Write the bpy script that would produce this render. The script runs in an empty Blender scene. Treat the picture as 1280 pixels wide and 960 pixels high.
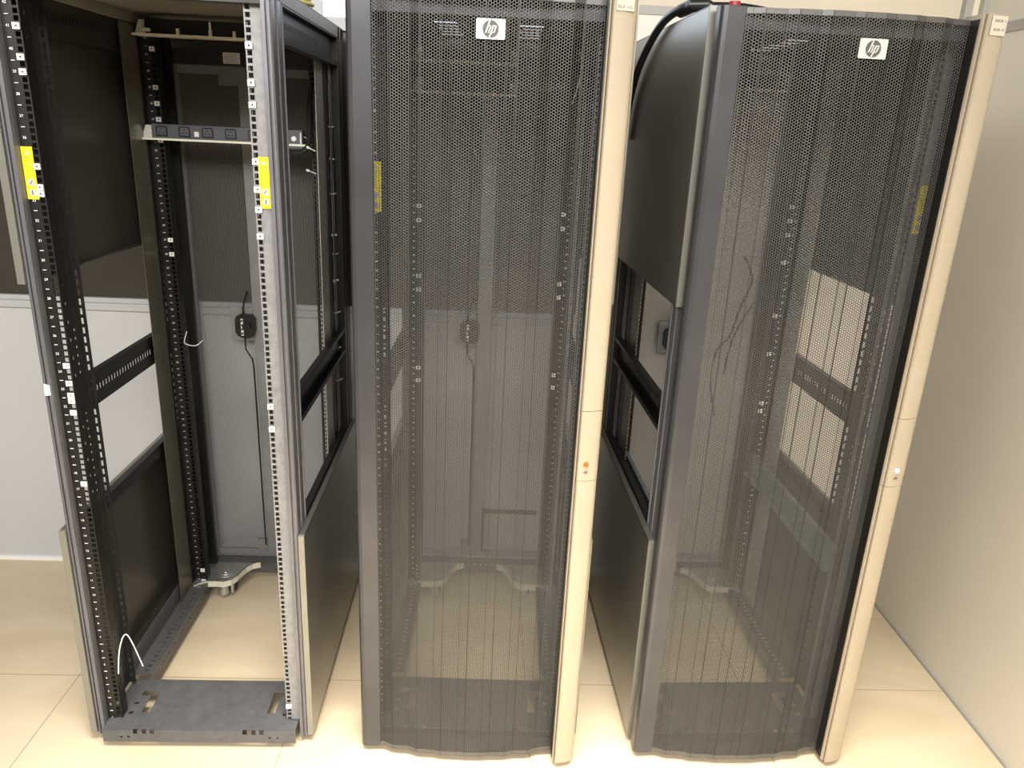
import bpy, math, random
import numpy as np
from mathutils import Vector, Matrix

random.seed(4)
COL = bpy.context.scene.collection
PI = math.pi

# ------------------------------------------------------------------ materials
MATS = {}
def mat(name, col, rough=.5, metal=0., noise=0., nscale=30., bump=0., emit=0., spec=.5, rnoise=0., stretch=(1, 1, 1)):
    m = bpy.data.materials.new(name); m.use_nodes = True
    nt = m.node_tree; n = nt.nodes; l = nt.links
    b = n['Principled BSDF']
    b.inputs['Base Color'].default_value = (*col, 1)
    b.inputs['Roughness'].default_value = rough
    b.inputs['Metallic'].default_value = metal
    b.inputs['Specular IOR Level'].default_value = spec
    if emit:
        b.inputs['Emission Color'].default_value = (*col, 1); b.inputs['Emission Strength'].default_value = emit
    if noise or bump or rnoise:
        tc = n.new('ShaderNodeTexCoord'); mp = n.new('ShaderNodeMapping'); mp.inputs['Scale'].default_value = stretch
        l.new(tc.outputs['Object'], mp.inputs[0])
        t = n.new('ShaderNodeTexNoise'); t.inputs['Scale'].default_value = nscale; t.inputs['Detail'].default_value = 5
        l.new(mp.outputs[0], t.inputs['Vector'])
        if noise:
            r = n.new('ShaderNodeMapRange'); r.inputs[1].default_value = .3; r.inputs[2].default_value = .7
            r.inputs[3].default_value = 1 - noise; r.inputs[4].default_value = 1 + noise
            l.new(t.outputs[0], r.inputs[0])
            mx = n.new('ShaderNodeVectorMath'); mx.operation = 'SCALE'; mx.inputs[0].default_value = col
            l.new(r.outputs[0], mx.inputs['Scale']); l.new(mx.outputs[0], b.inputs['Base Color'])
        if rnoise:
            r = n.new('ShaderNodeMapRange'); r.inputs[1].default_value = .3; r.inputs[2].default_value = .7
            r.inputs[3].default_value = rough - rnoise; r.inputs[4].default_value = rough + rnoise
            l.new(t.outputs[0], r.inputs[0]); l.new(r.outputs[0], b.inputs['Roughness'])
        if bump:
            bp = n.new('ShaderNodeBump'); bp.inputs['Strength'].default_value = bump; bp.inputs['Distance'].default_value = .002
            l.new(t.outputs[0], bp.inputs['Height']); l.new(bp.outputs[0], b.inputs['Normal'])
    MATS[name] = m
    return m

mat('black_steel', (.007, .0065, .006), .42, noise=.25, nscale=60)
mat('dark_steel', (.020, .0195, .019), .4, noise=.15, nscale=50)
mat('post_steel', (.17, .168, .185), .4, .5, noise=.12, nscale=40, stretch=(1, 1, .15))
mat('door_frame_paint', (.070, .070, .077), .3, .5, noise=.12, nscale=7)
mat('panel_inner', (.050, .046, .038), .3, noise=.06, nscale=4)
mat('panel_paint', (.34, .33, .295), .36, .9, noise=.06, nscale=4, rnoise=.05, stretch=(1, 1, .5))
mat('panel_edge', (.25, .245, .215), .38, .5)
mat('mesh_paint', (.105, .101, .095), .35, .5, noise=.15, nscale=5)
mat('rear_mesh_paint', (.20, .20, .20), .5)
mat('rear_frame_paint', (.20, .20, .195), .5, noise=.08, nscale=20)
mat('beige_plastic', (.36, .305, .225), .42, noise=.03, nscale=6)
mat('beige_groove', (.10, .09, .07), .6)
mat('side_plate_lit', (.50, .485, .43), .42, .3, noise=.08, nscale=25)  # lighter copy of the side plate steel, light falling on it put into colour
mat('olive_steel', (.16, .145, .105), .36, .5, noise=.1, nscale=25)
mat('zinc', (.55, .54, .51), .38, .85, noise=.18, nscale=45)
mat('bright_zinc', (.78, .77, .73), .4, .5, noise=.1, nscale=60)
mat('cream_steel', (.78, .75, .62), .45, .1)
mat('nut_white', (.85, .84, .78), .4)
mat('base_steel', (.108, .107, .113), .42, .3, noise=.14, nscale=40, rnoise=.05)
mat('slide_steel', (.28, .31, .32), .4, .5, noise=.1, nscale=25)
mat('black_plastic', (.006, .006, .006), .35)
mat('outlet_plastic', (.095, .097, .11), .4)
mat('cable_rubber', (.012, .012, .012), .3)
mat('grey_cable', (.35, .35, .36), .4)
mat('white_plastic', (.85, .85, .84), .4)
mat('label_white', (.50, .45, .37), .5)
mat('label_yellow', (.90, .78, .01), .45)
mat('ink', (.03, .03, .03), .6)
mat('grey_ink', (.12, .11, .10), .6)
mat('badge_silver', (.50, .49, .46), .4, .2)
mat('badge_dark', (.07, .068, .065), .4)
mat('orange_dot', (.62, .10, .01), .4)
mat('red_plastic', (.35, .02, .03), .4)
mat('yellow_cable', (.62, .50, .12), .5)
mat('wall_paint', (.50, .50, .50), .5, noise=.02, nscale=3)
mat('wall_light', (.74, .68, .60), .5)
mat('wall_beige', (.62, .54, .42), .55, noise=.02, nscale=3)
mat('wall_side', (.63, .595, .51), .35, noise=.03, nscale=2)
mat('ledge_grey', (.44, .445, .45), .45)
mat('strip_grey', (.36, .345, .31), .45)
mat('pillar_cream', (.72, .66, .50), .45)
mat('white_trim', (.82, .81, .78), .4)
mat('tinted_glass', (.052, .044, .034), .22, noise=.1, nscale=1.5)
mat('window_light', (.70, .82, 1.0), .3, emit=1.2)

def floor_mat():
    m = bpy.data.materials.new('floor_tile'); m.use_nodes = True
    nt = m.node_tree; n = nt.nodes; l = nt.links; b = n['Principled BSDF']
    tc = n.new('ShaderNodeTexCoord'); mp = n.new('ShaderNodeMapping')
    mp.inputs['Rotation'].default_value = (0, 0, -.0407)
    l.new(tc.outputs['Object'], mp.inputs[0])
    sep = n.new('ShaderNodeSeparateXYZ'); l.new(mp.outputs[0], sep.inputs[0])
    def line(out, off):
        a = n.new('ShaderNodeMath'); a.operation = 'SUBTRACT'; a.inputs[1].default_value = off; l.new(out, a.inputs[0])
        d = n.new('ShaderNodeMath'); d.operation = 'DIVIDE'; d.inputs[1].default_value = TILE; l.new(a.outputs[0], d.inputs[0])
        r = n.new('ShaderNodeMath'); r.operation = 'ROUND'; l.new(d.outputs[0], r.inputs[0])
        s = n.new('ShaderNodeMath'); s.operation = 'SUBTRACT'; l.new(d.outputs[0], s.inputs[0]); l.new(r.outputs[0], s.inputs[1])
        ab = n.new('ShaderNodeMath'); ab.operation = 'ABSOLUTE'; l.new(s.outputs[0], ab.inputs[0])
        c = n.new('ShaderNodeMath'); c.operation = 'LESS_THAN'; c.inputs[1].default_value = .0013 / TILE; l.new(ab.outputs[0], c.inputs[0])
        return c.outputs[0], r.outputs[0]
    TILE = .7135
    th = -.0407
    # grout lines measured on the floor: x=-1.338 at y=2 and y=2.045 at x=0, both carried into the turned frame
    gx = math.cos(th) * (-1.338) - math.sin(th) * 2.0
    gy = math.sin(th) * 0 + math.cos(th) * 2.0454
    cx, rx = line(sep.outputs[0], gx); cy, ry = line(sep.outputs[1], gy)
    mxm = n.new('ShaderNodeMath'); mxm.operation = 'MAXIMUM'; l.new(cx, mxm.inputs[0]); l.new(cy, mxm.inputs[1])
    t = n.new('ShaderNodeTexNoise'); t.inputs['Scale'].default_value = 2.2; t.inputs['Detail'].default_value = 7; t.inputs['Distortion'].default_value = 1.2
    mp2 = n.new('ShaderNodeMapping'); mp2.inputs['Scale'].default_value = (.7, 1.8, 1); l.new(tc.outputs['Object'], mp2.inputs[0]); l.new(mp2.outputs[0], t.inputs['Vector'])
    cr = n.new('ShaderNodeValToRGB')
    cr.color_ramp.elements[0].position = .35; cr.color_ramp.elements[0].color = (.53, .43, .295, 1)
    cr.color_ramp.elements[1].position = .68; cr.color_ramp.elements[1].color = (.61, .51, .365, 1)
    l.new(t.outputs[0], cr.inputs[0])
    mix = n.new('ShaderNodeMixRGB'); mix.inputs[2].default_value = (.27, .19, .12, 1)
    l.new(mxm.outputs[0], mix.inputs[0]); l.new(cr.outputs[0], mix.inputs[1]); l.new(mix.outputs[0], b.inputs['Base Color'])
    b.inputs['Roughness'].default_value = .42
    return m
MATS['floor_tile'] = floor_mat()

# ------------------------------------------------------------------ mesh builder
class MB:
    def __init__(s): s.v = []; s.f = []; s.m = []
    def add(s, vs, fs, mi=0):
        o = len(s.v); s.v += [tuple(p) for p in vs]
        for f in fs: s.f.append([i + o for i in f]); s.m.append(mi)
    def box(s, x0, x1, y0, y1, z0, z1, mi=0):
        vs = [(x, y, z) for z in (z0, z1) for y in (y0, y1) for x in (x0, x1)]
        s.add(vs, [(0, 2, 3, 1), (4, 5, 7, 6), (0, 1, 5, 4), (2, 6, 7, 3), (0, 4, 6, 2), (1, 3, 7, 5)], mi); return s
    def prism(s, poly, a0, a1, axis='z', mi=0):
        # poly in the two other axes (x,y) / (x,z) / (y,z)
        n = len(poly)
        def P(p, a):
            return {'z': (p[0], p[1], a), 'y': (p[0], a, p[1]), 'x': (a, p[0], p[1])}[axis]
        vs = [P(p, a0) for p in poly] + [P(p, a1) for p in poly]
        fs = [list(range(n))[::-1], [n + i for i in range(n)]] + [(i, (i + 1) % n, n + (i + 1) % n, n + i) for i in range(n)]
        s.add(vs, fs, mi); return s
    def cyl(s, c, r, a0, a1, axis='z', n=20, mi=0):
        s.prism([(c[0] + r * math.cos(2 * PI * i / n), c[1] + r * math.sin(2 * PI * i / n)) for i in range(n)], a0, a1, axis, mi); return s
    def tube(s, pts, r, n=8, mi=0):
        pts = [Vector(p) for p in pts]; rings = []; N = None
        for i, p in enumerate(pts):
            d = (pts[min(i + 1, len(pts) - 1)] - pts[max(i - 1, 0)]).normalized()
            if N is None:
                N = d.cross(Vector((0, 0, 1)))
                if N.length < .1: N = d.cross(Vector((1, 0, 0)))
            N = (N - d * N.dot(d)).normalized(); B = d.cross(N)
            rings.append([p + (N * math.cos(2 * PI * k / n) + B * math.sin(2 * PI * k / n)) * r for k in range(n)])
        vs = [q for R in rings for q in R]; fs = []
        for i in range(len(rings) - 1):
            for k in range(n):
                fs.append((i * n + k, i * n + (k + 1) % n, (i + 1) * n + (k + 1) % n, (i + 1) * n + k))
        fs.append(list(range(n))[::-1]); fs.append([(len(rings) - 1) * n + k for k in range(n)])
        s.add(vs, fs, mi); return s
    def plate(s, o, U, V, t, u0, u1, v0, v1, holes, mi=0):
        """sheet spanned by U,V from origin o, thickness t along UxV, with rectangular cut-outs (ua,ub,va,vb)"""
        o = Vector(o); U = Vector(U); V = Vector(V); N = U.cross(V).normalized() * t
        us = sorted(set([round(u0, 5), round(u1, 5)] + [round(min(max(h[i], u0), u1), 5) for h in holes for i in (0, 1)]))
        vs = sorted(set([round(v0, 5), round(v1, 5)] + [round(min(max(h[i], v0), v1), 5) for h in holes for i in (2, 3)]))
        nu, nv = len(us) - 1, len(vs) - 1
        solid = np.ones((nu + 2, nv + 2), bool); solid[0] = solid[-1] = False; solid[:, 0] = solid[:, -1] = False
        um = np.array([(us[i] + us[i + 1]) / 2 for i in range(nu)]); vm = np.array([(vs[j] + vs[j + 1]) / 2 for j in range(nv)])
        for h in holes:
            solid[1:-1, 1:-1] &= ~(((um > h[0]) & (um < h[1]))[:, None] & ((vm > h[2]) & (vm < h[3]))[None, :])
        idx = {}
        base = len(s.v)
        def vid(i, j, k):
            key = (i, j, k)
            if key not in idx:
                idx[key] = len(s.v); s.v.append(tuple(o + U * us[i] + V * vs[j] + N * k))
            return idx[key]
        for i in range(nu):
            for j in range(nv):
                if not solid[i + 1, j + 1]: continue
                F = [(vid(i, j, 0), vid(i, j + 1, 0), vid(i + 1, j + 1, 0), vid(i + 1, j, 0)), (vid(i, j, 1), vid(i + 1, j, 1), vid(i + 1, j + 1, 1), vid(i, j + 1, 1))]
                if not solid[i, j + 1]: F.append((vid(i, j, 0), vid(i, j, 1), vid(i, j + 1, 1), vid(i, j + 1, 0)))
                if not solid[i + 2, j + 1]: F.append((vid(i + 1, j, 0), vid(i + 1, j + 1, 0), vid(i + 1, j + 1, 1), vid(i + 1, j, 1)))
                if not solid[i + 1, j]: F.append((vid(i, j, 0), vid(i + 1, j, 0), vid(i + 1, j, 1), vid(i, j, 1)))
                if not solid[i + 1, j + 2]: F.append((vid(i, j + 1, 0), vid(i, j + 1, 1), vid(i + 1, j + 1, 1), vid(i + 1, j + 1, 0)))
                for f in F: s.f.append(f); s.m.append(mi)
        return s
    def text(s, txt, size, M, mi=0):
        c = bpy.data.curves.new('t', 'FONT'); c.body = txt; c.size = size; c.align_x = 'CENTER'; c.align_y = 'CENTER'; c.extrude = .0002; c.resolution_u = 2
        o = bpy.data.objects.new('t', c); COL.objects.link(o)
        dg = bpy.context.evaluated_depsgraph_get(); me = bpy.data.meshes.new_from_object(o.evaluated_get(dg))
        s.add([M @ v.co for v in me.vertices], [list(p.vertices) for p in me.polygons], mi)
        bpy.data.objects.remove(o); bpy.data.curves.remove(c); bpy.data.meshes.remove(me); return s
    def mesh(s, name, mats):
        me = bpy.data.meshes.new(name); me.from_pydata(s.v, [], s.f)
        for m in mats: me.materials.append(MATS[m])
        if len(mats) > 1: me.polygons.foreach_set('material_index', s.m)
        me.update(); return me

def link(name, me, parent=None, bevel=0, loc=None, smooth=False):
    o = bpy.data.objects.new(name, me); COL.objects.link(o)
    if parent is not None: o.parent = parent
    if loc: o.location = loc
    if bevel:
        b = o.modifiers.new('bevel', 'BEVEL'); b.width = bevel; b.segments = 2; b.limit_method = 'ANGLE'; b.angle_limit = .6
    if smooth and not me.get('sm'):
        me.polygons.foreach_set('use_smooth', [True] * len(me.polygons)); me['sm'] = 1
        if hasattr(me, 'set_sharp_from_angle'): me.set_sharp_from_angle(angle=.6)
    return o
CACHE = {}
def part(name, key, fn, mats, parent, bevel=0, loc=None, smooth=False, label=None):
    """a part; racks of one build share the mesh data"""
    if key is None or key not in CACHE:
        b = MB(); fn(b); me = b.mesh(name, mats if isinstance(mats, (list, tuple)) else [mats])
        if key is not None: CACHE[key] = me
    else: me = CACHE[key]
    o = link(name, me, parent, bevel, loc, smooth)
    if label: o['label'] = label
    return o
def tag(o, label, cat, group=None):
    o['label'] = label; o['category'] = cat
    if group: o['group'] = group
    return o
def struct(name, fn, mats, bevel=0, rot=None, loc=None):
    b = MB(); fn(b); o = link(name, b.mesh(name, mats if isinstance(mats, (list, tuple)) else [mats]), None, bevel)
    o['kind'] = 'structure'
    if rot is not None: o.rotation_euler = (0, 0, rot)
    if loc: o.location = loc
    return o

# ------------------------------------------------------------------ perforated sheet
def perf(x0, x1, z0, z1, prof, p=.00635, r=.00262, th=.0011):
    """hexagonally staggered holes punched through a sheet that follows y=prof(x)"""
    dx = p * math.sqrt(3) / 2
    nx = int((x1 - x0) / dx); nz = int((z1 - z0) / p)
    dx = (x1 - x0) / nx
    I, J = np.meshgrid(np.arange(nx + 1), np.arange(nz + 1), indexing='ij')
    cx = x0 + I.ravel() * dx; cz = z0 + (J.ravel() + .5 * (I.ravel() % 2)) * (z1 - z0) / nz
    ang = np.arange(6) * PI / 3; R = p / math.sqrt(3)
    ox = np.cos(ang)[None]; oz = np.sin(ang)[None]
    X = np.concatenate([cx[:, None] + R * ox * dx / (p * .8660254), cx[:, None] + r * ox], 1)
    Z = np.concatenate([cz[:, None] + R * oz, cz[:, None] + r * oz], 1)
    X = np.clip(X, x0, x1); Z = np.clip(Z, z0, z1)
    Y = prof(X)
    V = np.stack([np.concatenate([X, X], 1), np.concatenate([Y, Y + th], 1), np.concatenate([Z, Z], 1)], -1)
    n = len(cx); V = V.reshape(-1, 3)
    q = []
    for k in range(6):
        k2 = (k + 1) % 6
        q.append((k, k2, 6 + k2, 6 + k)); q.append((12 + k, 18 + k, 18 + k2, 12 + k2)); q.append((6 + k, 6 + k2, 18 + k2, 18 + k))
    Q = (np.array(q)[None] + (np.arange(n) * 24)[:, None, None]).reshape(-1, 4)
    me = bpy.data.meshes.new('perforated_sheet')
    me.vertices.add(len(V)); me.vertices.foreach_set('co', V.astype(np.float32).ravel())
    me.loops.add(Q.size); me.loops.foreach_set('vertex_index', Q.astype(np.int32).ravel())
    me.polygons.add(len(Q)); me.polygons.foreach_set('loop_start', np.arange(0, Q.size, 4, dtype=np.int32))
    me.polygons.foreach_set('loop_total', np.full(len(Q), 4, dtype=np.int32))
    me.update(calc_edges=True)
    return me

# ------------------------------------------------------------------ rack dimensions (metres, rack-local: x across, y into the rack, z up)
XL, XR = .008, .602            # outer faces of the posts
TOP = 1.985; ZU, ZL = 1.323, .678; DEP = .86
def mirror(x): return XL + XR - x
def uz(n): return .0216 + .0452 * n
HOLEZ = [uz(n) + d for n in range(1, 43) for d in (-.0155, 0, .0155)]

def post_fn(left, rear):
    def fn(b):
        s = (lambda x: x) if left else mirror
        if not rear:
            # ribbed outline of the front post: ribs face the front and the open side
            P = [(.008, .004), (.012, .0), (.016, .0), (.0165, .006), (.0205, .006), (.021, -.002), (.030, -.002), (.032, .008), (.032, .045), (.0125, .045), (.0115, .050), (.0115, .082), (.0145, .084), (.0145, .096), (.0125, .101), (.008, .101),
                 (.008, .098), (.0115, .096), (.0115, .084), (.008, .082), (.008, .052), (.0110, .050), (.0110, .036), (.008, .034)]
        else:
            P = [(.008, DEP), (.008, .81), (.013, .808), (.013, .795), (.008, .793), (.008, .765), (.04, .765), (.04, .80), (.082, .80), (.082, .815), (.05, .815), (.05, DEP)]
        P = [(s(x), y) for x, y in P]
        if not left: P = P[::-1]
        b.prism(P, .022, TOP)
    return fn
def flange_fn(left):          # slotted inner strip behind the front post
    def fn(b):
        x0, x1 = (.030, .052) if left else (mirror(.052), mirror(.030))
        xm = (x0 + x1) / 2
        hs = [(xm - .003, xm + .003, z, z + .016) for z in np.arange(.09, 1.93, .025)]
        b.plate((0, .160, 0), (1, 0, 0), (0, 0, 1), .0015, x0, x1, .07, 1.95, hs)
        xs = .030 if left else mirror(.030) - .0015
        hs = [(.118 + .012, .118 + .018, z, z + .006) for z in np.arange(.5, 1.2, .0226)]
        b.plate((xs, 0, 0), (0, 1, 0), (0, 0, 1), .0015, .112, .160, .07, 1.95, hs)
    return fn
def rail_fn(left, y, bridge=0):      # 19 inch mounting rail with square holes
    def fn(b):
        c = .063 if not bridge else .073
        xe = .0715 if not bridge else .0835
        s = (lambda x: x) if left else mirror
        xa, xb = sorted((s(.032 if not bridge else .040), s(xe)))
        hc = s(c)
        hs = [(hc - .0052, hc + .0052, z - .0052, z + .0052) for z in HOLEZ]
        b.plate((0, y, 0), (1, 0, 0), (0, 0, 1), -.002, xa, xb, .064, 1.945, hs)
        xf = s(xe); xf0, xf1 = (xf - .0015, xf) if left else (xf, xf + .0015)
        b.plate((xf0, 0, 0), (0, 1, 0), (0, 0, 1), .0015, y, y + .035, .064, 1.945, [(y + .014, y + .02, z - .004, z + .004) for z in HOLEZ[::3]])
        # side slot strip
        xs = s(.0335 if not bridge else .0415)
        hs = [(y + .012, y + .017, z, z + .018) for z in np.arange(.09, 1.92, .03)]
        b.plate((min(xs, xs + (.0015 if left else -.0015)), 0, 0), (0, 1, 0), (0, 0, 1), .0015, y, y + .045, .064, 1.945, hs)
    return fn
def numbers_fn(left, y):
    def fn(b):
        x = (.045 if y < .1 else .056); x = x if left else mirror(x)
        for n in range(1, 43):
            M = Matrix.Translation((x, y - .0008, uz(n))) @ Matrix.Rotation(PI / 2, 4, 'X')
            b.text(str(n), .0085, M)
            if n < 42:
                z = uz(n) + .0226; b.box(x - .004, x + .004, y - .0009, y - .0001, z - .0007, z + .0007)
    return fn
def side_plate_fn(left):
    def fn(b):
        x = .038 if left else mirror(.038) - .0015
        hs = []
        for z in np.arange(.12, 1.92, .0226): hs.append((.60, .6035, z, z + .0035))
        b.plate((x, 0, 0), (0, 1, 0), (0, 0, 1), .0015, .56, .665, .07, 1.95, hs)
        return
    return fn
def plate_flange_fn(left):
    def fn(b):
        x = .0345 if left else mirror(.0345) - .0015
        b.plate((x, 0, 0), (0, 1, 0), (0, 0, 1), .0015, .667, .712, .07, 1.95, [(.690, .695, z, z + .014) for z in np.arange(.09, 1.93, .025)])
    return fn
def bracket_fn(left):         # light vertical cable bracket with long oval slots near the rear post
    def fn(b):
        x = .030 if left else mirror(.030) - .0015
        hs = []
        for z in (.16, .42, .70, 1.06, 1.36, 1.64):
            hs += [(.728, .740, z, z + .20), (.7255, .7425, z + .01, z + .19)]
        b.plate((x, 0, 0), (0, 1, 0), (0, 0, 1), .0015, .715, .755, .1, 1.93, hs)
    return fn
def crossbar_fn(left, z0, z1, nslots=22, y0=.112, y1=.765, mid=True):
    def fn(b):
        x = .028 if left else mirror(.028) - .0015
        zc = z0 + (z1 - z0) * .5
        hs = [(y, y + .0062, zc - .008, zc + .008) for y in np.linspace(.19, .55, nslots)] if nslots else []
        b.plate((x, 0, 0), (0, 1, 0), (0, 0, 1), .0015, y0, y1, z0, z1, hs)
        xo = .010 if left else mirror(.010)
        xa, xb = sorted((xo, x))
        b.box(xa, xb, y0, y1, z1 - .0015, z1); b.box(xa, xb, y0, y1, z0, z0 + .0015)
        xe = (xo, xo + .0015) if left else (xo - .0015, xo)
        b.box(*xe, y0, y1, z1 - .014, z1); b.box(*xe, y0, y1, z0, z0 + .014)
    return fn
def sidepanel_fn(left, z0, z1):
    def fn(b):
        x0, x1 = (-.010, .0075) if left else (XR + .0005, XR + .016)
        th = .0015
        outer = x0 if left else x1 - th
        b.box(outer, outer + th, .006, DEP, z0, z1, 0)
        xi = outer + th + .0003 if left else outer - .0011
        b.box(xi, xi + .0008, .008, DEP - .008, z0 + .005, z1 - .005, 2)
        b.box(x0, x1, -.003, .006, z0, z1, 1)                     # front lip
        b.box(x0, x1, DEP - .006, DEP, z0, z1, 0)
        b.box(x0, x1, .006, DEP - .006, z1 - .004, z1, 0); b.box(x0, x1, .006, DEP - .006, z0, z0 + .004, 0)
    return fn
def top_fn(b, slots=True):    # roof sheet with two groups of punched slots and a folded edge
    hs = []
    for cx in ((.165, .405) if slots else ()):
        for r in range(5):
            y = .50 + r * .072
            hs += [(cx - .035 + .008 * (r % 2), cx + .030, y, y + .022)]
            hs += [(cx - .055, cx - .048, y + .03, y + .038), (cx + .045, cx + .052, y + .03, y + .038)]
    b.plate((0, 0, TOP), (1, 0, 0), (0, 1, 0), .0015, XL, XR, 0, DEP, hs)
    for x in (XL, XR - .03): b.box(x, x + .03, .03, DEP, TOP - .03, TOP - .001)
def frontbar_fn(b):
    b.box(.03, .58, .0, .03, 1.94, TOP)
def rearbar_fn(b):
    b.box(.05, .56, .82, .845, 1.862, 1.905)
    b.box(.05, .56, .80, .86, 1.93, 1.984)
def base_fn(b):
    hs = []
    for sg, x0 in ((1, .125), (-1, .485)):
        xa, xb = sorted((x0, x0 + sg * .026)); hs.append((x0 - .011, x0 + .011, .045, .135))
        xa, xb = sorted((x0 + sg * .011, x0 - sg * .040)); hs.append((xa, xb, .115, .135))
    for x in (.085, .527): hs += [(x - .006, x + .006, .038, .05), (x - .006, x + .006, .078, .088)]
    for x in (.125, .15, .172, .43, .455, .477): hs.append((x - .006, x + .006, -.03, -.018))
    b.plate((0, 0, .058), (1, 0, 0), (0, 1, 0), .002, .034, .572, -.026, .184, hs)
    hs = [(x - .006, x + .006, .048, .058) for x in (.125, .15, .172, .43, .455, .477)] + [(x - .003, x + .003, .034, .04) for x in (.085, .105, .50, .522)]
    b.plate((0, -.026, 0), (1, 0, 0), (0, 0, 1), -.002, .034, .572, .02, .058, hs)
    b.box(.034, .572, .182, .184, .03, .058)
def bottomrail_fn(left):
    def fn(b):
        s = (lambda x: x) if left else mirror
        x0, x1 = sorted((s(.030), s(.088)))
        hs = [(x, x + .012, y, y + .008) for y in np.arange(.20, .80, .0226) for x in ((s(.066) - .006),)]
        b.plate((0, 0, .075), (1, 0, 0), (0, 1, 0), .0015, x0, x1, .184, .84, hs)
        xi = s(.088); xa = min(xi, xi + (-.0015 if left else .0015))
        b.plate((xa, 0, 0), (0, 1, 0), (0, 0, 1), .0015, .184, .84, .028, .075, [(y, y + .009, .052, .058) for y in np.arange(.2, .82, .0226)])
        xo = s(.030); xa = min(xo, xo + (.0015 if left else -.0015))
        b.plate((xa, 0, 0), (0, 1, 0), (0, 0, 1), .0015, .165, .84, .075, .145, [(y, y + .009, .105, .112) for y in np.arange(.2, .82, .0226)])
    return fn
def rearbottom_fn(b):
    hs = [(x, x + .008, .064, .071) for x in np.arange(.10, .53, .0226)]
    b.plate((0, .835, 0), (1, 0, 0), (0, 0, 1), -.0015, .05, .56, .030, .085, hs)
    b.plate((0, 0, .085), (1, 0, 0), (0, 1, 0), .0015, .05, .56, .815, .86, [(x, x + .010, .83, .836) for x in np.arange(.10, .53, .0226)])
def caster_plate_fn(left):
    def fn(b):
        s = (lambda x: x) if left else mirror
        arc = [(.048, .655), (.062, .672), (.085, .684), (.115, .686), (.145, .684), (.168, .696), (.182, .722), (.190, .755), (.200, .785), (.216, .808), (.242, .822)]
        P = [(.040, .855)] + [(.040, .66)] + arc + [(.246, .835), (.235, .855)]
        Q = [(s(x), y) for x, y in P]
        if not left: Q = Q[::-1]
        b.prism(Q, .080, .083)
        # folded-down edge following the curve
        for (xa, ya), (xb, yb) in zip(arc[:-1], arc[1:]):
            A = (s(xa), ya); B = (s(xb), yb); d = Vector((B[0] - A[0], B[1] - A[1])).normalized(); nx, ny = -d.y * .003, d.x * .003
            if not left: nx, ny = -nx, -ny
            b.prism([A, B, (B[0] + nx, B[1] + ny), (A[0] + nx, A[1] + ny)], .058, .083, 'z', 1)
        cx, cy = s(.135), .745
        for r, z in ((.034, .0845), (.022, .0865), (.010, .0905)): b.cyl((cx, cy), r, .083, z, 'z', 24, 0)
    return fn
def caster_fn(left):
    def fn(b):
        x = .135 if left else mirror(.135)
        b.cyl((x, .712), .018, .014, .0595, 'z', 24, 0)
        b.cyl((x + .030, .714), .007, .020, .0595, 'z', 12, 0)
        b.cyl((.760, .027), .027, x + .002, x + .030, 'x', 24, 1)
    return fn
NUTHOLE = .0052
def nut(rail, left, y, z, zinc=False):
    def fn(b):
        b.plate((0, -.0035, 0), (1, 0, 0), (0, 0, 1), -.0035, -.0075, .0075, -.0065, .0065, [(-.0022, .0022, -.0022, .0022)], 0)
        b.box(-.005, .005, .0, .009, -.005, .005, 1)
    x = .063 if y < .1 else .073
    if not left: x = mirror(x)
    return part('cage_nut', 'nut' + str(zinc), fn, ['nut_white' if not zinc else 'zinc', 'dark_steel'], rail, loc=(x, y - .0022, z))
def warn_fn(b):
    b.box(-.0125, .0125, -.0006, 0, -.057, .057, 0)
    b.prism([(-.006, .040), (.006, .040), (0, .050)], -.0010, -.0006, 'y', 1)
    b.box(-.0125, .0125, -.0008, -.0006, .0335, .0345, 2)
    for k in range(7): b.box(-.0095, .0095 - (k % 3) * .003, -.0008, -.0006, .027 - k * .005, .0278 - k * .005, 2)
    for z in (-.020, -.042):
        b.prism([(.0085 * math.cos(a), z + .0085 * math.sin(a)) for a in np.linspace(0, 2 * PI, 21)[:-1]], -.0010, -.0006, 'y', 1)
    b.prism([(-.004, -.024), (-.002, -.024), (.004, -.016), (.002, -.016)], -.0012, -.0010, 'y', 2)
    b.box(-.001, .001, -.0012, -.0010, -.047, -.037, 2)

ARC0, ARC1 = .052, .542
CREASES = [ARC0]
x = .066
while x < ARC1 - .01:
    CREASES += [x, x + .023]; x += .068
CREASES = [c for c in CREASES if c < ARC1 - .004] + [ARC1]
def arc(x): return -.058 - .034 * (1 - ((x - .297) / .245) ** 2)
def stepped():
    xs = CREASES; ys = []
    # wide facets lie almost flat, narrow ones take the step
    for i, c in enumerate(xs):
        if i in (0, len(xs) - 1): ys.append(arc(c)); continue
        if i % 2 == 1: mid = (xs[i - 1] + xs[i]) / 2       # end of a wide facet
        else: mid = (xs[i] + xs[i + 1]) / 2
        ys.append(arc(mid) * .8 + arc(c) * .2)
    return np.array(xs), np.array(ys)
SX, SY = stepped()
def doorprof(X): return np.interp(X, SX, SY)
DZ0, DZ1 = .024, 1.975
def door_frame_fn(b):
    P = [(-.002, -.022), (-.002, -.052), (.003, -.060), (.012, -.063), (.052, -.060), (.0535, -.050), (.0535, -.046), (.030, -.046), (.030, -.022)]
    b.prism(P[::-1], DZ0 - .004, DZ1 + .004)
    b.box(.030, .575, -.046, -.024, DZ0, DZ0 + .030); b.box(.030, .575, -.046, -.024, 1.935, DZ1)
    b.box(.548, .575, -.046, -.022, DZ0, DZ1)
def door_cap(z0, z1):
    # curved cap strip closing the perforated sheet at foot or head
    def fn(b):
        P = [(x, y - .0012) for x, y in zip(SX, SY)]
        b.prism(P + [(ARC1, -.040), (ARC0, -.040)], z0, z1)
    return fn
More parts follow.
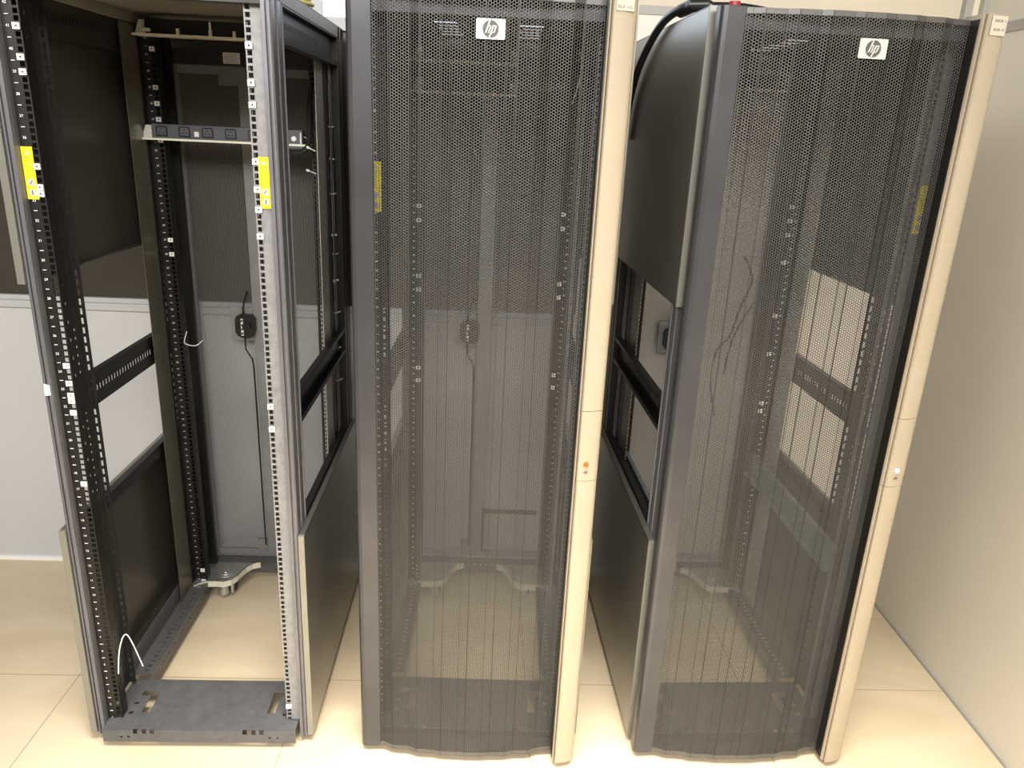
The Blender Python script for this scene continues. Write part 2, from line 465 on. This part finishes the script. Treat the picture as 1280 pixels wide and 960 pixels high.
def crease_fn(b):
    for k, (x, y) in enumerate(list(zip(SX, SY))[1:-1]):
        w = .0009 if k % 2 else .0005  # dark bend lines; the thinner ones draw in a bend's reflection
        b.box(x - w, x + w, y - .0014, y + .0004, DZ0, DZ1)
TRIM = [(.543, -.030), (.543, -.094), (.5445, -.0965), (.5462, -.0965), (.5475, -.094), (.5475, -.089), (.5492, -.089), (.5492, -.1015), (.552, -.1055), (.570, -.1035), (.590, -.0975), (.598, -.093), (.602, -.086), (.602, -.024), (.575, -.024), (.575, -.030)]
def trim_fn(b):
    for z0, z1 in ((.020, .8985), (1.0835, 1.985)): b.prism(TRIM, z0, z1)
def lockcover_fn(b): b.prism(TRIM, .900, 1.082)
def lock_fn(col):
    def fn(b):
        M = 18
        b.cyl((.570, .945), .0062, -.1065, -.1025, 'y', M, 0)
        b.prism([(.565, .921), (.575, .921), (.575, .925), (.572, .928), (.565, .924)], -.1050, -.1020, 'y', 1)
    return fn
def badge_fn(b):
    w, h, r = .030, .0195, .003
    P = []
    for cx, cz, a0 in ((w - r, h - r, 0), (-w + r, h - r, PI / 2), (-w + r, -h + r, PI), (w - r, -h + r, 1.5 * PI)):
        P += [(cx + r * math.cos(a0 + k * PI / 8), cz + r * math.sin(a0 + k * PI / 8)) for k in range(5)]
    b.prism(P[::-1], 0, -.004, 'y', 0)
    b.prism([(.0165 * math.cos(a), .0165 * math.sin(a)) for a in np.linspace(0, 2 * PI, 33)[:-1]][::-1], -.004, -.0046, 'y', 1)
    sh = .34
    def stroke(x0, x1, z0, z1):     # slanted bar
        b.prism([(x0 + sh * z0, z0), (x1 + sh * z0, z0), (x1 + sh * z1, z1), (x0 + sh * z1, z1)], -.0046, -.0052, 'y', 0)
    stroke(-.0088, -.0058, -.0078, .0175)           # h stem runs out through the top of the disc
    stroke(-.0062, -.0012, .0042, .0068); stroke(-.0030, -.0002, -.0078, .0058)
    stroke(.0018, .0048, -.0175, .0068)             # p stem runs out through the foot
    stroke(.0040, .0092, .0044, .0068); stroke(.0040, .0092, -.0078, -.0054); stroke(.0078, .0106, -.0070, .0060)

def reardoor_fn(x0, x1, stile0, stile1):
    def fn(b):
        z0, z1 = .092, 1.862; y = .862
        b.box(x0, x0 + stile0, y, y + .016, z0, z1); b.box(x1 - stile1, x1, y, y + .016, z0, z1)
        b.box(x0 + stile0, x1 - stile1, y, y + .016, z0, z0 + .022); b.box(x0 + stile0, x1 - stile1, y, y + .016, z1 - .025, z1)
    return fn
FLAT = lambda X: np.full_like(X, .870)

# ------------------------------------------------------------------ one rack
def build_rack(loc, rz, label, doors, sidepanels, seed):
    R = bpy.data.objects.new('server_rack', None); COL.objects.link(R); R.location = (*loc, 0); R.rotation_euler = (0, 0, rz)
    tag(R, label, 'server rack', 'server racks standing in a row')
    for left in (True, False):
        k = 'L' if left else 'R'
        part('post', 'postF' + k, post_fn(left, False), 'post_steel' if not doors else 'dark_steel', R, bevel=.0006)
        part('post', 'postR' + k, post_fn(left, True), 'black_steel', R)
        part('slotted_flange', 'fl' + k, flange_fn(left), 'dark_steel', R)
        rails = []
        for y, bridge in ((.020, 0), (.690, 1)):
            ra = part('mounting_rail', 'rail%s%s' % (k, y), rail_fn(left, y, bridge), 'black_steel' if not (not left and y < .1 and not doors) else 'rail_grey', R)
            if left or bridge: part('unit_numbers', 'num%s%s' % (k, y), numbers_fn(left, y - .002), 'white_plastic', ra, label='white printed unit numbers')
            rails.append(ra)
        R['rail' + k] = 0
        R_rails[(seed, k)] = rails
        part('side_plate', 'sp' + k, side_plate_fn(left), 'olive_steel' if left or doors else 'side_plate_lit', R)
        part('slotted_flange', 'pfl' + k, plate_flange_fn(left), 'dark_steel', R)
        part('cable_bracket', 'br' + k, bracket_fn(left), 'rear_frame_paint', R)
        part('crossbar', 'cb' + k, crossbar_fn(left, .955, 1.045), 'black_steel', R)
        part('crossbar', 'cbt' + k, crossbar_fn(left, 1.872, 1.965), 'dark_steel', R)
        part('crossbar', 'cbl' + k, crossbar_fn(left, .648, .686, 0), 'black_steel', R)
        part('bottom_rail', 'bot' + k, bottomrail_fn(left), 'base_steel', R)
        cp = part('caster_plate', 'cp' + k, caster_plate_fn(left), ['zinc', 'cream_steel'], R)
        part('caster', 'ca' + k, caster_fn(left), ['zinc', 'black_plastic'], cp, smooth=True)
    part('roof_panel', 'roof%s' % bool(doors), lambda b: top_fn(b, bool(doors)), 'roof_shaded' if doors else 'roof_lit', R)
    part('top_bar', 'fb', frontbar_fn, 'dark_steel', R)
    rb = part('rear_bar', 'rb', rearbar_fn, 'dark_steel', R)
    part('base_plate', 'base', base_fn, 'base_steel', R, bevel=.0008)
    part('rear_base_bar', 'rbb', rearbottom_fn, 'base_steel', R)
    for left, z0, z1 in sidepanels:
        part('side_panel', 'panel%s%s' % (left, z0), sidepanel_fn(left, z0, z1), ['panel_paint', 'panel_edge', 'panel_inner'], R, bevel=.0004)
    # rear doors
    for x0, x1, s0, s1 in ((.052, .3035, .022, .040), (.3045, .558, .012, .022)):
        d = part('rear_door', 'rd%s' % x0, reardoor_fn(x0, x1, s0, s1), 'rear_frame_paint', R, bevel=.001)
        key = 'rperf%s' % x0
        if key not in CACHE:
            me = perf(x0 + s0, x1 - s1, .114, 1.837, FLAT, th=.0008, r=.0032); me.materials.append(MATS['rear_mesh_paint']); CACHE[key] = me
        link('perforated_sheet', CACHE[key], d)
        if x0 < .1:
            for q, dims in enumerate(((.188, .264, .962, 1.08), (.205, .264, 1.805, 1.838), (.225, .264, .114, .165))):
                part('latch_plate', 'lp%d' % q, lambda b: b.box(dims[0], dims[1], .858, .863, dims[2], dims[3]), 'rear_frame_paint', d)
            def hd(b):
                P = [(.234, .995), (.242, .982), (.258, .975), (.285, .975), (.297, .985), (.302, 1.0), (.302, 1.045), (.292, 1.058), (.255, 1.060), (.240, 1.052), (.234, 1.040)]
                b.prism(P, .838, .858, 'y', 0)
                b.cyl((.275, 1.018), .014, .828, .838, 'y', 18, 0)
                b.box(.256, .264, .832, .838, .985, 1.045, 1)
                for z in (.990, 1.005, 1.020, 1.035): b.box(.257, .263, .8305, .832, z, z + .006, 0)
            part('door_handle', 'hd', hd, ['black_plastic', 'bright_zinc'], d, loc=(-.028, 0, 0))
            def rod(b):
                b.tube([(.262, .850, 1.055), (.262, .848, 1.08), (.270, .85, 1.11), (.280, .855, 1.14)], .003)
                b.tube([(.262, .850, .980), (.262, .85, .93), (.283, .85, .895), (.286, .85, .86), (.286, .855, .14)], .0028)
            part('latch_rod', 'rod', rod, 'black_plastic', d, loc=(-.028, 0, 0))
        else:
            def pl(b):
                b.box(.335, .43, .858, .863, 1.812, 1.838)
                b.tube([(.36, .85, 1.835), (.375, .845, 1.818), (.39, .85, 1.828), (.405, .85, 1.815)], .006)
            part('latch_plate', 'lp2', pl, 'rear_frame_paint', d)
    # front door
    if doors:
        d = part('front_door', 'fd', door_frame_fn, 'door_frame_paint', R, bevel=.0015)
        if 'fperf' not in CACHE:
            me = perf(ARC0, ARC1, DZ0 + .006, DZ1 - .004, doorprof, r=.0029, th=.0010); me.materials.append(MATS['mesh_paint']); CACHE['fperf'] = me
        link('perforated_sheet', CACHE['fperf'], d)
        part('crease_line', 'cr', crease_fn, 'dark_steel', d)
        part('end_strip', 'dc0', door_cap(DZ0 - .002, DZ0 + .012), 'mesh_paint', d); part('end_strip', 'dc1', door_cap(DZ1 - .010, DZ1 + .001), 'mesh_paint', d)
        part('edge_trim', 'trim', trim_fn, 'beige_plastic', d, smooth=True, label='beige plastic trim down the opening edge')
        part('edge_strip', 'es', lambda b: b.box(.5405, .5428, -.088, -.032, DZ0, DZ1), 'black_steel', d)  # black strip covering the inner side of the trim
        part('lock_cover', 'lc', lockcover_fn, 'beige_plastic', d, smooth=True, label='beige cover over the door lock')
        part('lock', None, lock_fn(0), ['orange_dot' if doors == 'orange' else 'white_plastic', 'grey_ink'], d, label='round %s dot above a small keyhole' % ('orange' if doors == 'orange' else 'white'))
        part('badge', 'badge', badge_fn, ['badge_silver', 'badge_dark'], d, loc=(.303 if doors == 'orange' else .318, -.094, 1.906), label='silver badge with a dark round emblem')
        def lab(b):
            if doors == 'orange':
                b.box(-.0185, .0185, -.0008, .0, -.0155, .0165, 0)
                b.text('RLA - 01', .0085, Matrix.Translation((0, -.0011, -.008)) @ Matrix.Rotation(PI / 2, 4, 'X'), 1)
            else:
                b.box(-.0185, .0185, -.0008, .0, -.019, .019, 0)
                b.text('RACK 1', .0080, Matrix.Translation((.002, -.0011, .009)) @ Matrix.Rotation(PI / 2, 4, 'X'), 1)
                b.text('NOR. 41', .0075, Matrix.Translation((.002, -.0011, -.008)) @ Matrix.Rotation(PI / 2, 4, 'X'), 1)
        o = part('sticker', None, lab, ['label_white', 'grey_ink'], d, loc=(.574, -.1045, 1.966 if doors == 'orange' else 1.962))
        o.rotation_euler = (0, 0, .15)
        o.location.y = -.1045
    return R, rb
R_rails = {}
mat('roof_lit', (.22, .205, .165), .5, noise=.1, nscale=8)  # lit copy of the roof colour, for the rack without a door
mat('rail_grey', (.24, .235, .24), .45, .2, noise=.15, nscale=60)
mat('roof_shaded', (.10, .093, .078), .5, noise=.1, nscale=8)  # same roof with the shade behind a door put into its colour

L1 = (True, ZU, TOP); L2 = (True, .03, ZL); R1 = (False, ZU, TOP); R2 = (False, .03, ZL)
rackA, rbA = build_rack((-1.14398, 1.73147), .04737, 'open black server rack without a front door, its mounting rails bare', None, [L1, L2, R2], 'A')
rackB, rbB = build_rack((-.38219, 1.79812), .02105, 'middle server rack, orange dot on the beige edge of its perforated door', 'orange', [L1, L2, R1, R2], 'B')
rackC, rbC = build_rack((.39777, 1.81809), .07304, 'server rack with perforated door, white dot on its beige edge, beside the side wall', 'white', [L1, L2, R1, R2], 'C')
for r in (rackA, rackB, rackC):
    for k in ('railL', 'railR'):
        if k in r: del r[k]

# ---- cage nuts and warning labels
nz = lambda n, d=0: uz(n) + d * .0155
for n, d in ((41, 0), (40, -1), (39, 0), (35, -1), (34, -1), (33, 1), (24, 1), (23, 1), (23, -1), (22, 1), (22, -1), (17, 1)):
    nut(R_rails[('A', 'L')][0], True, .020, nz(n, d))
for n, d in ((41, -1), (39, 0), (38, 0), (35, 1), (34, 0), (33, 0), (32, -1), (22, 1), (21, 0), (2, 0)):
    nut(R_rails[('A', 'R')][0], False, .020, nz(n, d))
for n, d in ((41, 1), (39, 0), (38, 0), (37, 0), (36, -1), (29, 0), (28, 0), (2, 1), (1, 1), (1, -1)):
    nut(R_rails[('A', 'L')][1], True, .690, nz(n, d))
for n, d in ((32, 0), (31, 0), (27, 0), (26, 0), (20, 0), (19, 0)):
    nut(R_rails[('B', 'L')][1], True, .690, nz(n, d)); nut(R_rails[('B', 'R')][1], False, .690, nz(n, d - .5))
for n, d in ((33, 0), (32, 0), (31, 0), (29, 0), (25, 0), (22, 0), (18, 0), (17, 1)):
    nut(R_rails[('C', 'R')][1], False, .690, nz(n, d))
for s, k, left in (('A', 'L', 1), ('A', 'R', 0), ('B', 'L', 1), ('B', 'R', 0), ('C', 'L', 1), ('C', 'R', 0)):
    x = .0455 if left else mirror(.0455)
    part('warning_label', 'warn', warn_fn, ['label_yellow', 'label_white', 'ink'], R_rails[(s, k)][0], loc=(x, .0165, 1.573), label='yellow warning label with white symbols')

# ---- top rear sticker of the open rack
def st(b):
    b.box(-.026, .026, -.0008, 0, -.016, .016, 0)
    for k in range(5): b.box(-.022, .021 - (k % 2) * .006, -.0012, -.0008, .010 - k * .0055, .0112 - k * .0055, 1)
part('sticker', None, st, ['white_plastic', 'grey_ink'], rbA, loc=(.262, .8195, 1.884), label='white paper sticker with small print')
# small white tape on the front post
def tp(b): b.prism([(-.007, -.015), (.007, -.013), (.007, .012), (-.006, .016)], -.0008, 0, 'y')
part('tape', None, tp, 'white_plastic', rackA, loc=(.019, -.0025, 1.065), label='scrap of white tape on the left front post')

# ---- power strips
def power_strip(rack, x0, x1, z, outlets, rightend, y0=.640, y1=.682, body='outlet_plastic'):
    s = part('power_strip', None, lambda b: (b.box(x0 + .035, x1 - .02, y0 + .006, y1, z + .006, z + .046, 0)), [body], rack, bevel=.001)
    def tray(b):
        b.prism([(x0, y0 - .004), (x1, y0 - .004), (x1, y0 + .004), (x0 + .01, y0 + .006), (x0 - .01, y0)], z, z + .006, 'z', 0)
        b.prism([(x0 + .004, z + .006), (x0 + .034, z + .006), (x0 + .034, z + .042), (x0 + .018, z + .042)], y0 + .008, y0 + .011, 'y', 1)
        b.cyl((x0 + .026, z + .026), .0045, y0 + .003, y0 + .008, 'y', 12, 1)
        if rightend: b.plate((0, y0 + .008, 0), (1, 0, 0), (0, 0, 1), -.003, x1 - .025, x1, z + .006, z + .036, [(x1 - .017, x1 - .009, z + .015, z + .023)], 1)
        b.box(x0 + .006, x1, y0 + .006, y1, z, z + .004, 0)
    part('tray', None, tray, ['cream_steel', 'bright_zinc'], s, label='cream steel tray under the strip')
    def outlet(b):
        b.prism([(-.0165, -.014), (.0165, -.014), (.0165, .010), (.012, .0145), (-.012, .0145), (-.0165, .010)], -.0022, 0, 'y', 0)
        b.prism([(-.0130, -.0105), (.0130, -.0105), (.0130, .0085), (.010, .0112), (-.010, .0112), (-.0130, .0085)], -.0026, -.0022, 'y', 1)
        for cx, cz in ((0, .006), (-.006, -.004), (.006, -.004)): b.box(cx - .0032, cx + .0032, -.0031, -.0026, cz - .0014, cz + .0014, 0)
    for xo in outlets:
        part('outlet', 'outlet', outlet, ['black_plastic', 'outlet_plastic'], s, loc=(xo, y0 + .006, z + .026))
    return s
psA = power_strip(rackA, .030, .530, 1.636, [.095, .162, .230, .298, .366, .434], False)
part('small_label', None, lambda b: b.box(-.0065, .0065, -.001, 0, -.007, .007), 'white_plastic', psA, loc=(.197, .6455, 1.657), label='small white square label')
psA2 = power_strip(rackA, .040, .530, 1.922, [], False, body='black_plastic')
def studs(b):
    for x in (.17, .262, .33): b.box(x - .004, x + .004, .636, .646, 1.926, 1.944)
    b.tube([(.262, .64, 1.94), (.262, .64, 1.965)], .0035)
    for x in (.075, .082, .09): b.cyl((x, 1.937), .005, .632, .64, 'y', 8)
part('screw_stud', None, studs, 'cream_steel', psA2)
def cordA(b):
    b.tube([(.08, .66, 1.955), (.18, .68, 1.958), (.3, .68, 1.962), (.42, .68, 1.975), (.53, .68, 1.96)], .004)
    b.tube([(.2, .72, 1.965), (.3, .74, 1.975), (.4, .70, 1.945), (.5, .66, 1.955)], .0035)
part('cord', None, cordA, 'grey_cable', psA2)
power_strip(rackB, .052, .368, 1.893, [], True, body='black_plastic')
power_strip(rackB, .052, .368, 1.806, [], True, body='black_plastic')
power_strip(rackC, .15, .452, 1.856, [], True, body='black_plastic')
# inlet block, loop and cable bundle at the right rear of the open rack
def inlet(b):
    b.box(.445, .512, .638, .682, 1.628, 1.682, 0)
    b.cyl((.487, 1.657), .0075, .634, .638, 'y', 18, 1)
    b.box(.505, .509, .6365, .638, 1.635, 1.675, 1)
part('inlet_box', None, inlet, ['outlet_plastic', 'white_plastic'], psA, bevel=.001)
def spline(pts, n=8):
    P = [Vector(p) for p in pts]; out = []
    for i in range(len(P) - 1):
        p0 = P[max(i - 1, 0)]; p1 = P[i]; p2 = P[i + 1]; p3 = P[min(i + 2, len(P) - 1)]
        for k in range(n):
            t = k / n
            out.append(.5 * ((2 * p1) + (p2 - p0) * t + (2 * p0 - 5 * p1 + 4 * p2 - p3) * t * t + (3 * p1 - p0 - 3 * p2 + p3) * t ** 3))
    out.append(P[-1]); return out
part('power_cord', None, lambda b: b.tube(spline([(.44, .66, 1.645), (.455, .64, 1.628), (.485, .63, 1.618), (.518, .635, 1.625), (.530, .65, 1.66), (.528, .67, 1.72), (.53, .70, 1.80), (.545, .74, 1.88)]), .008, 10), 'cable_rubber', psA, smooth=True)
def bundle(b):
    for k, (dx, dy) in enumerate(((0, 0), (.011, .006), (.004, .018), (-.009, .012))):
        b.tube(spline([(.555 + dx, .735 + dy, 1.88), (.560 + dx, .742 + dy, 1.76), (.572 + dx * .6, .748 + dy, 1.62), (.562 + dx * 1.6, .752 + dy * 1.4, 1.50), (.570 + dx * .5, .752 + dy, 1.38), (.558 + dx, .75 + dy, 1.22), (.568 + dx * .6, .755 + dy, 1.08), (.556 + dx, .75 + dy, .96), (.56 + dx, .75 + dy, .78)]), .0045, 8)
cb = part('cable_bundle', None, bundle, 'cable_rubber', rackA, smooth=True)
def tie(b):
    b.plate((0, 0, -.002), (1, 0, 0), (0, 1, 0), .004, -.016, .016, -.014, .016, [(-.0145, .0145, -.0125, .0145)])
    b.box(-.003, .003, -.020, -.012, -.004, .004); b.box(-.0012, .0012, -.045, -.02, -.0008, .0008)
for i, z in enumerate((1.695, 1.60, 1.49, 1.36, 1.30, 1.21, 1.10, .98, .86)):
    t = part('cable_tie', 'tie', tie, 'white_plastic', cb, loc=(.568, .757, z), label='white plastic cable tie'); t.rotation_euler = (0, .15 * math.sin(i * 2), .5 * math.sin(i * 3))
for (x, y, z, a) in ((.545, .60, 1.565, .6), (.52, .66, 1.66, .2), (.545, .61, 1.63, -.4)):
    def lt(b): b.box(-.014, .012, -.0015, .0015, -.001, .001); b.box(.010, .018, -.003, .003, -.003, .003)
    t = part('cable_tie', 'lt', lt, 'white_plastic', psA, loc=(x, y - .0, z)); t.rotation_euler = (0, -.35, PI + a)
# white tie wires at the foot of the left front rail and on the rear rail
part('tie_wire', None, lambda b: b.tube(spline([(.078, .020, .215), (.079, .035, .27), (.083, .055, .305), (.092, .065, .312), (.105, .068, .275), (.122, .072, .20)]), .0017, 6), 'white_plastic', rackA, label='thin white wire bent over the base')
part('tie_wire', None, lambda b: b.tube(spline([(.092, .700, 1.03), (.086, .690, 1.005), (.088, .690, .99), (.12, .690, .985), (.14, .70, 1.0)]), .0012, 6), 'white_plastic', rackA, label='thin white tie looped through the rear rail')

# ---- slide rails of the right rack
for left in (True, False):
    def sl(b):
        s = (lambda x: x) if left else mirror
        x0 = s(.078); x1 = x0 + (.0015 if left else -.0015); xa, xb = sorted((x0, x1))
        b.prism([(.03, .575), (.045, .560), (.70, .560), (.70, .640), (.03, .640)], xa, xb, 'x')
        xa, xb = sorted((x0, s(.096))); b.box(xa, xb, .04, .70, .560, .5615); xa, xb = sorted((s(.066), x0)); b.box(xa, xb, .04, .70, .6385, .640)
        for y in np.arange(.06, .14, .02):
            for z in (.585, .605, .625): b.box(*sorted((x0, x0 + (.003 if left else -.003))), y, y + .004, z, z + .004)
    part('slide_rail', None, sl, 'slide_steel', rackC, label='plain steel slide rail between the mounting rails')
# loose dark wires behind the doors
part('wire', None, lambda b: b.tube(spline([(.39, .66, 1.354), (.428, .66, 1.276), (.401, .66, 1.18), (.379, .66, 1.083), (.339, .66, 1.025), (.335, .66, .91), (.364, .66, .793)]), .003, 6), 'cable_rubber', rackC)
part('wire', None, lambda b: b.tube(spline([(.463, .67, 1.223), (.42, .67, 1.14), (.391, .67, 1.055), (.379, .67, .941)]), .003, 6), 'cable_rubber', rackC)
part('wire', None, lambda b: b.tube(spline([(.21, .78, 1.74), (.25, .76, 1.60), (.22, .77, 1.42)]), .004, 6), 'cable_rubber', rackB)
part('wire', None, lambda b: b.tube(spline([(.505, .12, 1.90), (.510, .08, 1.86), (.505, .07, 1.82), (.495, .10, 1.775)]), .0016, 6), 'grey_cable', rackB, label='thin grey wire hanging inside on the right')
part('wire', None, lambda b: b.tube(spline([(.35, .74, 1.72), (.40, .76, 1.65), (.46, .74, 1.69), (.47, .76, 1.55), (.40, .75, 1.50)]), .0022, 6), 'cable_rubber', rackB)
# cross brace on the rear of the middle rack
part('brace', None, lambda b: (b.box(.306, .52, .845, .857, .292, .306), b.box(.306, .316, .845, .857, .12, .306)), 'dark_steel', rackB)

# ------------------------------------------------------------------ loose things on top of the racks
def toW(loc, rz, p):
    c, s = math.cos(rz), math.sin(rz); return (loc[0] + c * p[0] - s * p[1], loc[1] + s * p[0] + c * p[1], p[2])
LC = (.39777, 1.81809); RC = .07304; LA = (-1.14398, 1.73147); RA = .04737
b = MB()
b.tube([toW(LC, RC, p) for p in spline([(-.025, .74, 1.70), (-.025, .70, 1.80), (-.026, .62, 1.885), (-.027, .50, 1.945), (-.027, .36, 1.988), (-.016, .26, 2.006), (.012, .205, 2.013), (.05, .19, 2.013)], 10)], .0105, 12)
b.tube([toW(LC, RC, p) for p in [(-.006, .26, 2.007), (.010, .205, 2.014), (.045, .19, 2.014)]], .016, 14)
b.tube([toW(LC, RC, p) for p in spline([(.05, .19, 2.010), (.12, .17, 2.008), (.22, .21, 2.003), (.30, .34, 2.002)], 6)], .011, 12)
o = link('power_cable', b.mesh('power_cable', ['cable_rubber']), smooth=True)
tag(o, 'thick black cable arching off the top of the rack beside the side wall', 'cable')
b = MB(); c0 = toW(LC, RC, (.085, .13, 0))
b.cyl((c0[0], c0[1]), .013, TOP + .0015, TOP + .030, 'z', 28); b.cyl((c0[0], c0[1]), .016, TOP + .0015, TOP + .008, 'z', 28)
o = link('cap', b.mesh('cap', ['red_plastic']), smooth=True); tag(o, 'small red plastic cap on top of the rack beside the side wall', 'cap')
b = MB()
for k in range(5):
    r = .052 + .006 * k; cc = toW(LA, RA, (.545, .46, 0)); z = TOP + .008 + (k % 3) * .010
    b.tube([(cc[0] + r * .6 * math.cos(a), cc[1] + r * math.sin(a), z + .002 * math.sin(3 * a)) for a in np.linspace(0, 2 * PI, 33)], .0048, 8, k % 2)
o = link('cable_coil', b.mesh('cable_coil', ['yellow_cable', 'cable_rubber']), smooth=True)
tag(o, 'coil of yellow and black cable lying on top of the open rack', 'cable coil')

# ------------------------------------------------------------------ the room
A = .0407
def rot(fn): return fn
# back wall frame: local x along the wall, origin at world (0, 2.717)
BW = dict(rot=A, loc=(0, 2.717, 0))
struct('floor', lambda b: b.box(-4.5, 3.2, -2.5, 3.2, -.05, 0), 'floor_tile')
struct('wall_back', lambda b: (b.box(-3.6, .26, 0, .06, .0, 1.034, 0), b.box(.26, 1.47, 0, .06, 0, 2.1, 2), b.box(.26, 1.47, 0, .06, 2.1, 2.75, 1), b.box(-3.6, -.735, 0, .06, 2.03, 2.75, 1), b.box(-.735, .26, 0, .06, 2.55, 2.75, 1)), ['wall_paint', 'wall_beige', 'wall_light'], **BW)
struct('trim_1', lambda b: (b.box(-3.6, .26, -.012, .06, 1.034, 1.060), b.box(-3.6, .26, -.004, .06, 1.060, 1.078)), 'ledge_grey', bevel=.002, **BW)
struct('window_1', lambda b: b.box(-3.6, .26, .012, .03, 1.078, 1.99), 'tinted_glass', **BW)
struct('trim_2', lambda b: b.box(-3.6, .26, -.004, .06, 1.99, 2.03), 'ledge_grey', bevel=.002, **BW)
struct('window_2', lambda b: b.box(-.665, .22, .015, .03, 2.03, 2.55), 'window_light', **BW)
struct('trim_3', lambda b: (b.box(-.735, -.700, -.004, .06, 2.03, 2.75, 0), b.box(-.700, -.665, -.010, .06, 2.03, 2.55, 0), b.box(.22, .26, -.004, .06, 1.078, 2.55, 0)), 'ledge_grey', **BW)
struct('trim_4', lambda b: b.box(.26, 1.47, -.004, .0, 2.085, 2.112), 'strip_grey', **BW)
struct('baseboard_back', lambda b: b.box(-3.6, 1.47, -.010, .0, 0, .016), 'white_trim', **BW)
SWL = dict(rot=A, loc=(1.4945 + A * 0, 2.0, 0))
struct('wall_right', lambda b: b.box(0, .06, -3.2, .79, 0, 2.75), 'wall_side', **SWL)
struct('trim_5', lambda b: b.box(-.004, 0, -3.2, .74, 2.062, 2.092), 'strip_grey', **SWL)
struct('trim_6', lambda b: (b.box(-.030, 0, .745, .79, 0, 2.75, 0), b.box(-.052, -.030, .752, .79, 0, 2.75, 1), b.box(-.012, 0, .720, .745, 0, 2.75, 1)), ['pillar_cream', 'strip_grey'], **SWL)
struct('baseboard_right', lambda b: b.box(-.008, 0, -3.2, .745, 0, .012), 'strip_grey', **SWL)

# ------------------------------------------------------------------ light
def area(name, loc, target, sx, sy, power, col=(1, 1, 1), spread=PI):
    L = bpy.data.lights.new(name, 'AREA'); L.shape = 'RECTANGLE'; L.size = sx; L.size_y = sy; L.energy = power; L.color = col; L.spread = spread
    o = bpy.data.objects.new(name, L); COL.objects.link(o); o.location = loc
    o.rotation_euler = (Vector(target) - Vector(loc)).to_track_quat('-Z', 'Y').to_euler(); return o
area('ceiling_lamp', (.1, .80, 2.85), (.1, .9, 0), 1.9, .9, 90, (1, .94, .82), 1.15)
area('ceiling_lamp_wide', (-.6, .9, 2.9), (-.3, 2.0, 0), 3.2, 1.6, 8, (1, .95, .85))
area('ceiling_lamp_row', (-.4, -2.0, 3.3), (.1, 2.6, .6), 5.5, 1.0, 420, (1, .975, .93))
W = bpy.data.worlds.new('room'); bpy.context.scene.world = W; W.use_nodes = True
bg = W.node_tree.nodes['Background']; bg.inputs[0].default_value = (.95, .93, .9, 1); bg.inputs[1].default_value = .19

# ------------------------------------------------------------------ camera
f, p, r, h = 952.13, .32335, .04631, 1.71506
fw = Vector((0, math.cos(p), -math.sin(p))); u = Vector((0, math.sin(p), math.cos(p))); xx = Vector((1, 0, 0))
right = xx * math.cos(r) + u * math.sin(r); up = u * math.cos(r) - xx * math.sin(r)
cam = bpy.data.cameras.new('camera'); co = bpy.data.objects.new('camera', cam); COL.objects.link(co)
cam.sensor_fit = 'HORIZONTAL'; cam.sensor_width = 36; cam.lens = f / 1280 * 36; cam.clip_start = .02
M = Matrix((( right.x, up.x, -fw.x, 0), (right.y, up.y, -fw.y, 0), (right.z, up.z, -fw.z, h), (0, 0, 0, 1)))
co.matrix_world = M
sc = bpy.context.scene; sc.camera = co
sc.view_settings.view_transform = 'Standard'; sc.view_settings.look = 'None'; sc.view_settings.gamma = 1; sc.view_settings.exposure = -.3
sc.view_settings.use_curve_mapping = False
